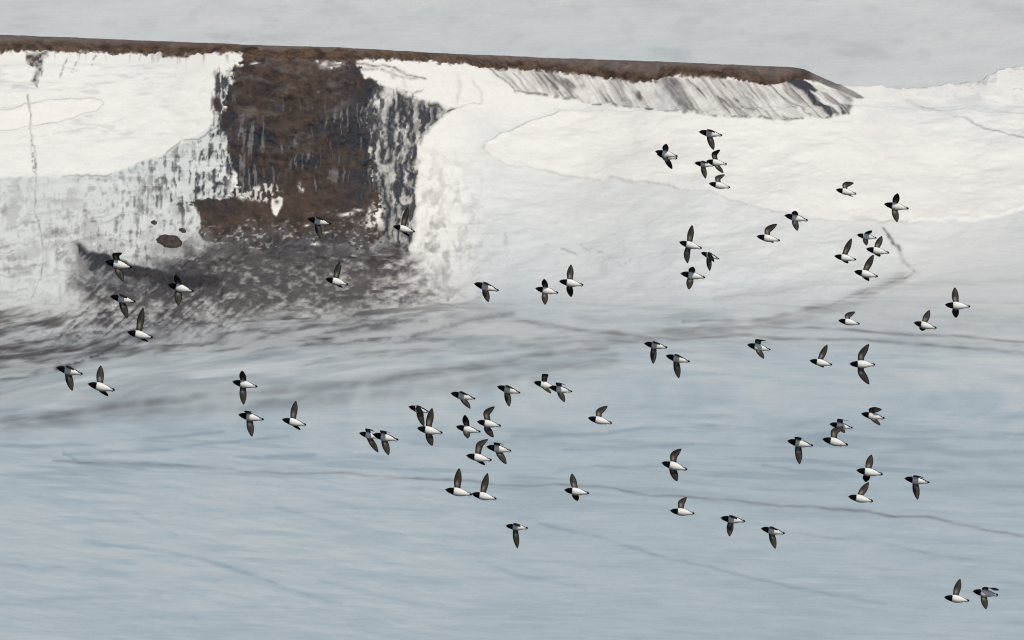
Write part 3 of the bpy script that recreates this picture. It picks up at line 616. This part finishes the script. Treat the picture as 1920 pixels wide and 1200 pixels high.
# every bird: beak tip, tail tip, upper wing tip, upper wrist, lower wing tip, lower wrist, beat (+1 down, -1 up), roll, label
D = 'over'
BIRDS = [
 ((1228, 283.8), (1270.6, 293.5), (1249, 270), None, (1249, 304), None, 1, 18, 'auk flying leftmost below the fluted ridge end, short blunt wings spread'),
 ((1231, 289), (1270.5, 297.5), None, None, (1260.6, 317.3), None, -2, 20, 'auk almost hidden behind the leftmost bird below the ridge end, one wing down'),
 ((1310, 246.9), (1354.4, 253.8), D, None, (1338.1, 281.5), None, 1, 36, 'highest bird of the whole flock, near wing over its back, other pointing down'),
 ((1301.9, 305.6), (1338.8, 310.6), D, None, (1323.1, 335), None, 1, 36, 'auk with rear covered by a second bird, one wing hanging straight down'),
 ((1323.8, 301.9), (1363, 307.8), (1350, 280.6), (1337, 288.5), (1356, 325), None, 1, 16, 'auk with hooked raised wing, its head overlapping the tail of another bird'),
 ((1328.8, 343.8), (1369.3, 351.7), (1359.4, 326.9), (1343.8, 333), None, None, -1, 12, 'lowest auk of the tight cluster below the fluted ridge, only one bent wing raised'),
 ((1273.1, 453.8), (1316, 465.6), (1298, 421.9), None, (1289.4, 493.8), (1286, 476), 0, 12, 'auk with both long wings fully spread, directly above two smaller birds'),
 ((1313.8, 473.8), (1348.8, 485.6), 'cover', None, (1331, 508), None, 1, 42, 'small auk with black wing covering most of its side, white spot on shoulder'),
 ((1275.6, 512.5), (1322.5, 520.6), (1298.8, 500), None, (1291.3, 543), None, 1, 20, 'auk with stubby upper wing, lowest of the trio on the grey slope'),
 ((1418.5, 442.9), (1462.5, 451), (1457.5, 419.8), (1437.5, 430), (1451, 455.5), None, -1, 12, 'lone auk with one swept wing up, left of the bird with the downward wing'),
 ((1470.6, 403.8), (1515, 413.3), (1491, 395.5), None, (1494.4, 433), None, 1, 26, 'lone auk at the lower edge of the pale snow lobe, wing pointing down'),
 ((1566.9, 355.4), (1605.6, 363.8), (1601.3, 343), (1583, 345), (1600, 368.8), None, -1, 12, 'small lone auk on the pale snow lobe with one flat swept wing'),
 ((1657.3, 382.5), (1703.8, 391.3), (1682.5, 362.5), None, (1681.5, 416.9), None, 1, 14, 'lone auk at right on the snow lobe, both short wings spread vertically'),
 ((1606.3, 440.4), (1643.8, 446.5), (1634, 432), None, (1624, 460.6), None, 1, 24, 'top auk of the four beside the dark moraine curve, both wings stubby'),
 ((1623.5, 466.5), (1667.3, 474.4), (1654.4, 442.3), None, (1650, 481.3), None, -1, 14, 'rightmost auk of the four beside the dark moraine curve, raised pointed wing'),
 ((1564, 480), (1605.6, 486.9), (1596.9, 446.9), None, (1590, 494), None, -1, 14, 'leftmost auk of the four beside the moraine curve, long dark wing raised'),
 ((1601.3, 508.8), (1646.3, 518.5), (1638, 477.5), None, (1629.4, 526.9), None, -1, 14, 'lowest auk of the four beside the moraine curve, long brown wing raised'),
 ((1771.3, 571.5), (1819.4, 574.8), (1791.3, 538.5), None, (1793.8, 595.9), None, -1, 8, 'rightmost auk right of the moraine curve, one long wing up, one blunt down'),
 ((1712.9, 604.8), (1756.3, 615.5), (1743.8, 581.3), None, (1730, 620.6), None, -1, 18, 'auk lower left of the rightmost mid-height bird, short rounded wing below'),
 ((1571.6, 600.6), (1611.9, 607.3), (1604.4, 584.4), (1587.5, 591), None, None, -1, 10, 'small auk on the dark foot of the slope, single curved wing raised'),
 ((1517.8, 676), (1560.4, 684), (1551.3, 646.3), None, (1543.8, 689.4), None, -1, 14, 'auk with raised wing, left neighbour of a bird with both wings fully spread'),
 ((1592.3, 682.3), (1641.3, 683.8), (1629.4, 645), (1613, 665), (1630, 721), (1612.5, 699), 0, 6, 'auk with both long swept wings fully open, below the dark slope foot line'),
 ((1207.5, 643.8), (1251.3, 651.9), D, None, (1224.8, 682.3), None, 1, 32, 'upper left auk of a close pair below the slope foot, wing straight down'),
 ((1248, 666.9), (1293.5, 678.5), D, None, (1273, 709.4), None, 1, 36, 'lower right auk of a close pair below the slope foot, wing angled down'),
 ((1400.6, 646.3), (1445, 656), (1436.7, 638.5), (1419.5, 637), (1431.7, 672.7), None, 1, 24, 'lone auk below the slope foot with flat upper wing seen edge on'),
 ((1475.6, 826.6), (1524.8, 836), (1506, 821.5), (1493, 819.8), (1499.4, 870.6), None, 1, 28, 'auk left of the overlapping pair at right, long brown wing hanging down'),
 ((1555, 795), (1598.8, 802.5), (1592, 789.4), (1573, 786), (1582.5, 811.9), None, 1, 32, 'auk whose belly is crossed by the raised wing of the bird below'),
 ((1541.5, 822.9), (1590, 834.4), (1582, 800), (1562, 808.5), (1578, 838), None, -1, 12, 'auk with its bent raised wing covering the bird just above it'),
 ((1614.4, 775.6), (1658.8, 784.4), (1653, 767.8), (1632, 767), (1649.8, 797.8), None, 1, 24, 'auk upper right of the overlapping pair, thin edge-on wing above its back'),
 ((1605.3, 881.5), (1655.3, 889.4), (1635, 852.5), None, (1624.4, 904.4), None, -1, 10, 'upper auk of two stacked birds at right, blunt dark lower wing'),
 ((1590, 930.6), (1636.9, 939.8), (1629.4, 904.4), None, None, None, -1, 8, 'lower auk of two stacked birds at right, wing tip touching the bird above'),
 ((1695.6, 896.9), (1743, 904.8), (1731, 896), (1716, 891.5), (1720.6, 936.9), None, 1, 32, 'lone auk right of the two stacked birds, blue-shaded breast and wing down'),
 ((1240, 867.3), (1288.8, 880.6), (1277.5, 841.5), (1261, 853), (1270, 902.5), (1259, 882), 0, 12, 'lone auk with both curved wings open, above a bird with one raised wing'),
 ((1256, 957.3), (1302.3, 962.9), (1287.5, 932.3), (1275.5, 942), (1293.8, 966.9), None, -1, 10, 'auk with one rounded wing raised, left of two birds with wings down'),
 ((1350.6, 971), (1397.3, 977.5), D, None, (1367.5, 1005.6), None, 1, 34, 'left auk of two low birds both with a single wing pointing down'),
 ((1426.5, 990.6), (1471.5, 1000.4), D, None, (1453.8, 1028.8), None, 1, 38, 'right auk of two low birds both with a single wing pointing down'),
 ((1770, 1119.6), (1817.5, 1126.5), (1801, 1085.6), None, None, None, -1, 8, 'left auk of the bottom right pair, one long wing raised'),
 ((1823.5, 1108.4), (1871.5, 1115.9), (1873, 1106.3), (1846, 1101), (1848, 1142), None, 1, 22, 'right auk of the bottom right pair, flat upper wing and lower wing down'),
 ((873.8, 853.8), (922, 863), (915, 823.5), (897, 833), (908.8, 873), None, -1, 14, 'auk with raised rounded wing touching the beak of the bird behind'),
 ((911.5, 837.5), (958.8, 845.6), (945.6, 834), (929, 829.8), (949.4, 870.6), None, 1, 28, 'auk with its beak at the wing tip of the bird ahead'),
 ((834.4, 917.8), (885, 927.5), (861, 878), None, None, None, -1, 8, 'leading auk of a nose-to-tail pair, upright dark wing'),
 ((883.8, 925.6), (931, 935.3), (914.4, 886.9), None, None, None, -1, 8, 'following auk of a nose-to-tail pair, beak at the tail ahead, brown wing raised'),
 ((844.6, 737.3), (891.3, 748), D, None, (881.9, 766.3), None, 1, 44, 'auk with large blue-shaded breast and swept wing below, above the central group'),
 ((931.6, 724.8), (975.6, 736.9), D, None, (955, 762.3), None, 1, 38, 'auk with black back and rounded wing down, left of the overlapping middle pair'),
 ((1000.4, 716.5), (1043, 727), (1027, 701.5), (1020, 702.5), (1033, 737.8), None, 1, 16, 'front auk of the overlapping middle pair, blunt square wing raised'),
 ((1029, 726), (1073, 734.4), (1060.6, 722), (1045, 717.5), (1058.5, 754), None, 1, 32, 'rear auk of the overlapping middle pair, head hidden by the bird ahead'),
 ((854.6, 800), (901, 810), (871.9, 777.5), None, (877, 822), None, 1, 26, 'auk with upper wing leaning forward and blue-shaded breast in the central group'),
 ((894, 790.4), (939.4, 798.8), (927.5, 762.3), (909.5, 774), (925.6, 820), (911, 805), 0, 16, 'auk with both swept wings open, rightmost of the central group'),
 ((1102, 783.4), (1147.5, 793.5), (1139.4, 761.3), (1121, 771.5), (1136.9, 796.3), None, -1, 12, 'lone auk in open space right of the central group, one swept wing raised'),
 ((673, 811.9), (712, 821), (702.5, 809), (688, 803.5), (709.4, 848.5), None, 1, 22, 'front auk of a side by side pair left of centre, tail behind the next bird'),
 ((698.4, 814.6), (746.9, 825), (731.9, 811.3), (716, 807.5), (729, 853.5), None, 1, 28, 'rear auk of a side by side pair left of centre, beak over the bird ahead'),
 ((765.6, 762.5), (807, 773.5), 'cover', None, (795, 799.5), None, 1, 46, 'auk seen from above with black wing over its side and white shoulder patch'),
 ((781.5, 802.5), (829.8, 811.9), (810.3, 764.8), None, (810.6, 836), None, 0, 12, 'auk with both wings spread, upper wing overlapping the bird above left'),
 ((888.5, 531.5), (935.6, 544.8), D, None, (915.6, 566.6), None, 1, 40, 'leftmost auk of three below the grey icefall, narrow wing pointing down'),
 ((1003.5, 540.6), (1046.9, 549.4), (1020.5, 523), None, (1021.9, 571.6), None, 1, 16, 'middle auk of three in front of the slope, short dark upper wing'),
 ((1047.9, 527), (1093.8, 534.6), (1071, 496), None, (1071, 556.9), None, -1, 10, 'rightmost auk of three in front of the slope, tall upright wing'),
 ((576, 410), (620.4, 420), D, None, (600.6, 447.3), None, 1, 36, 'auk in front of the bottom of the brown cliff, wing hanging down'),
 ((736.9, 424), (777.9, 434.6), (764.6, 389), None, (766.9, 443.4), None, -1, 14, 'auk in front of the streaked ice right of the cliff, tall wing raised'),
 ((610, 522.8), (652.8, 533.5), (636.9, 490.3), None, (641, 539.8), None, -1, 12, 'auk in front of the grey debris below the cliff, brown wing raised'),
 ((196.9, 490.3), (247.5, 501.3), (229.8, 474), (214.5, 477), (231.9, 528), None, 1, 16, 'auk over the dark rock wedge at left, flat cap-like upper wing'),
 ((314.4, 533.8), (363, 546.3), (330.6, 515.6), None, (335, 573.5), None, 1, 18, 'auk over the right end of the rock wedge, upper wing tilted forward'),
 ((206.5, 555.6), (254.4, 566), D, None, (239.4, 596.6), None, 1, 34, 'auk below the rock wedge with blue-shaded breast and brown wing down'),
 ((238.3, 622.5), (286.7, 632.8), (268.3, 576.7), None, (276.7, 641.7), None, -1, 14, 'auk with tall black-tipped wing raised over the grey debris bands at left'),
 ((105.3, 689.2), (155, 701.7), D, None, (135.8, 732.8), None, 1, 36, 'leftmost bird of the flock, black back and brown wing down'),
 ((164.2, 719.5), (215.3, 731.7), (188.3, 685.3), None, (201.3, 743.7), None, -1, 14, 'auk right of the leftmost bird, broad wing raised'),
 ((435.3, 715.6), (482.8, 725.3), (455, 694.8), None, (456.9, 758.8), None, 1, 16, 'auk with bent upper wing and long lower wing, above another at left centre'),
 ((446.5, 777.5), (494.8, 786.9), (476.3, 772.8), (461, 770.8), (472.8, 818.8), None, 1, 26, 'auk below a spread-winged bird at left centre, brown wing hanging down'),
 ((528.4, 786.3), (574, 797), (554.8, 751.5), None, (562.5, 806.9), None, -1, 16, 'auk with tall raised wing, right of the two stacked birds at left centre'),
 ((1057.5, 918.5), (1104.4, 925), (1072.5, 888), None, (1082.5, 940), None, -1, 12, 'lone auk with wing leaning forward, low in the middle of the picture'),
 ((947.8, 986), (990, 990.4), D, None, (970.4, 1028.5), None, 1, 30, 'lowest bird in the middle, slim wing pointing straight down'),
]
R_, U_, F_ = Vector(CR), Vector(CU), Vector(CF)
def sight(p, dist):
    a = (p[0] - 960) * K; b = (600 - p[1]) * K
    return Vector((0, 0, HC)) + (F_ + R_ * a + U_ * b) * dist
def child(name, me, parent):
    o = bpy.data.objects.new(name, me); COL.objects.link(o); o.parent = parent; return o
random.seed(4)
for n_b, (bk, tl, up, uw, lo, lw, beat, roll, label) in enumerate(BIRDS):
    lpx = math.hypot(tl[0] - bk[0], tl[1] - bk[1]); px = LB / lpx        # metres per survey unit at the bird
    dist = px / K + (1.5 if beat == -2 else 0)
    mid_p = ((bk[0] + tl[0]) / 2, (bk[1] + tl[1]) / 2); ctr = sight(mid_p, dist)
    f2 = Vector((bk[0] - tl[0], -(bk[1] - tl[1]))) / lpx                    # forward, seen plane: right, up
    p2 = Vector((-f2.y, f2.x)) if (-f2.y * 0 + f2.x) > 0 else Vector((f2.y, -f2.x))   # perpendicular, upwards
    w3 = lambda x, y, z: R_ * x + U_ * y - F_ * z                          # z towards the viewer
    fwd = w3(f2.x, f2.y, 0); upv = w3(p2.x, p2.y, 0); tow = -F_
    rl = math.radians(roll * (.72 if up == D else 1)); belly = tow * math.cos(rl) - upv * math.sin(rl); back = -belly; leftv = back.cross(fwd)
    Rm = Matrix((fwd, leftv, back)).transposed()
    root = bpy.data.objects.new('little_auk', None); COL.objects.link(root); root.empty_display_size = .1
    root.matrix_world = Matrix.Translation(ctr) @ Rm.to_4x4()
    root['label'] = label; root['category'] = 'bird'; root['group'] = 'little auks of the flock flying left'
    child('body', body_me, root); child('beak', beak_me, root); child('tail', tail_me, root)
    for s in (1, -1):
        ft_ = child('foot', foot_me, root); ft_.location = (0, s * .014 * LB, 0); ft_.rotation_euler = (0, 0, -s * .10)
        e_ = child('eye', eye_me, root); e_.location = ((.5 - .105) * LB, s * .058 * LB, .026 * LB); e_.rotation_euler = (0, 0, math.pi / 2)
    Ri = Rm.transposed()
    def seen(p):                                     # own frame -> seen plane (right, up, towards), survey units
        q_ = Rm @ Vector(p); return Vector((q_.dot(R_), q_.dot(U_), q_.dot(tow))) / px
    def own(v): return Ri @ (R_ * v.x + U_ * v.y + tow * v.z) * px
    LW, LI = .80 * lpx, .34 * lpx
    for left, tip, wrist in ((True, up, uw), (False, lo, lw)):
        over = left and tip in (D, 'cover')
        sh = Vector(((.5 - .41) * LB, (.115 if over else .075 if left else -.075) * LB, (.085 if over else .05 if left else .060) * LB)); r3 = seen(sh)
        bt = 1 if beat > 0 else (-1 if beat < 0 else 0)
        if tip is None:
            if beat == -2 and left: t3 = r3 + Vector((.25 * lpx, -.02 * lpx, -.65 * lpx))
            else: t3 = r3 + Vector((.20 * lpx, .10 * lpx, -.72 * lpx))
            w3_ = r3.lerp(t3, .42) + Vector((-.04 * lpx, 0, 0))
        elif tip == D or tip == 'cover':
            drop = .13 if tip == D else .36
            w3_ = r3 + Vector((-.01 * lpx, -.005 * lpx - (.13 * lpx if tip == 'cover' else 0), .32 * lpx)); t3 = w3_ + Vector((.24 * lpx, -drop * lpx, .36 * lpx))
        else:
            t2 = Vector((tip[0] - mid_p[0], -(tip[1] - mid_p[1]), 0))
            if wrist:
                w2 = Vector((wrist[0] - mid_p[0], -(wrist[1] - mid_p[1]), 0))
            else:
                w2 = Vector((r3.x, r3.y, 0)).lerp(t2, .40) + Vector((-.035 * lpx, 0, 0))
            sg = bt if bt else .0
            d1 = math.hypot(w2.x - r3.x, w2.y - r3.y); d2 = math.hypot(t2.x - w2.x, t2.y - w2.y)
            if wrist:
                z1 = sg * math.sqrt(max(0, LI ** 2 - d1 ** 2)); z2 = sg * math.sqrt(max(0, (LW - LI) ** 2 - d2 ** 2))
            else:
                dz_ = sg * math.sqrt(max(0, (LW * .97) ** 2 - (d1 + d2) ** 2)); z1, z2 = dz_ * .42, dz_ * .58
            w3_ = Vector((w2.x, w2.y, r3.z + z1)); t3 = Vector((t2.x, t2.y, r3.z + z1 + z2))
        me = wing_mesh(sh, own(w3_), own(t3), left, n_b * 1.3)
        child('wing', me, root)
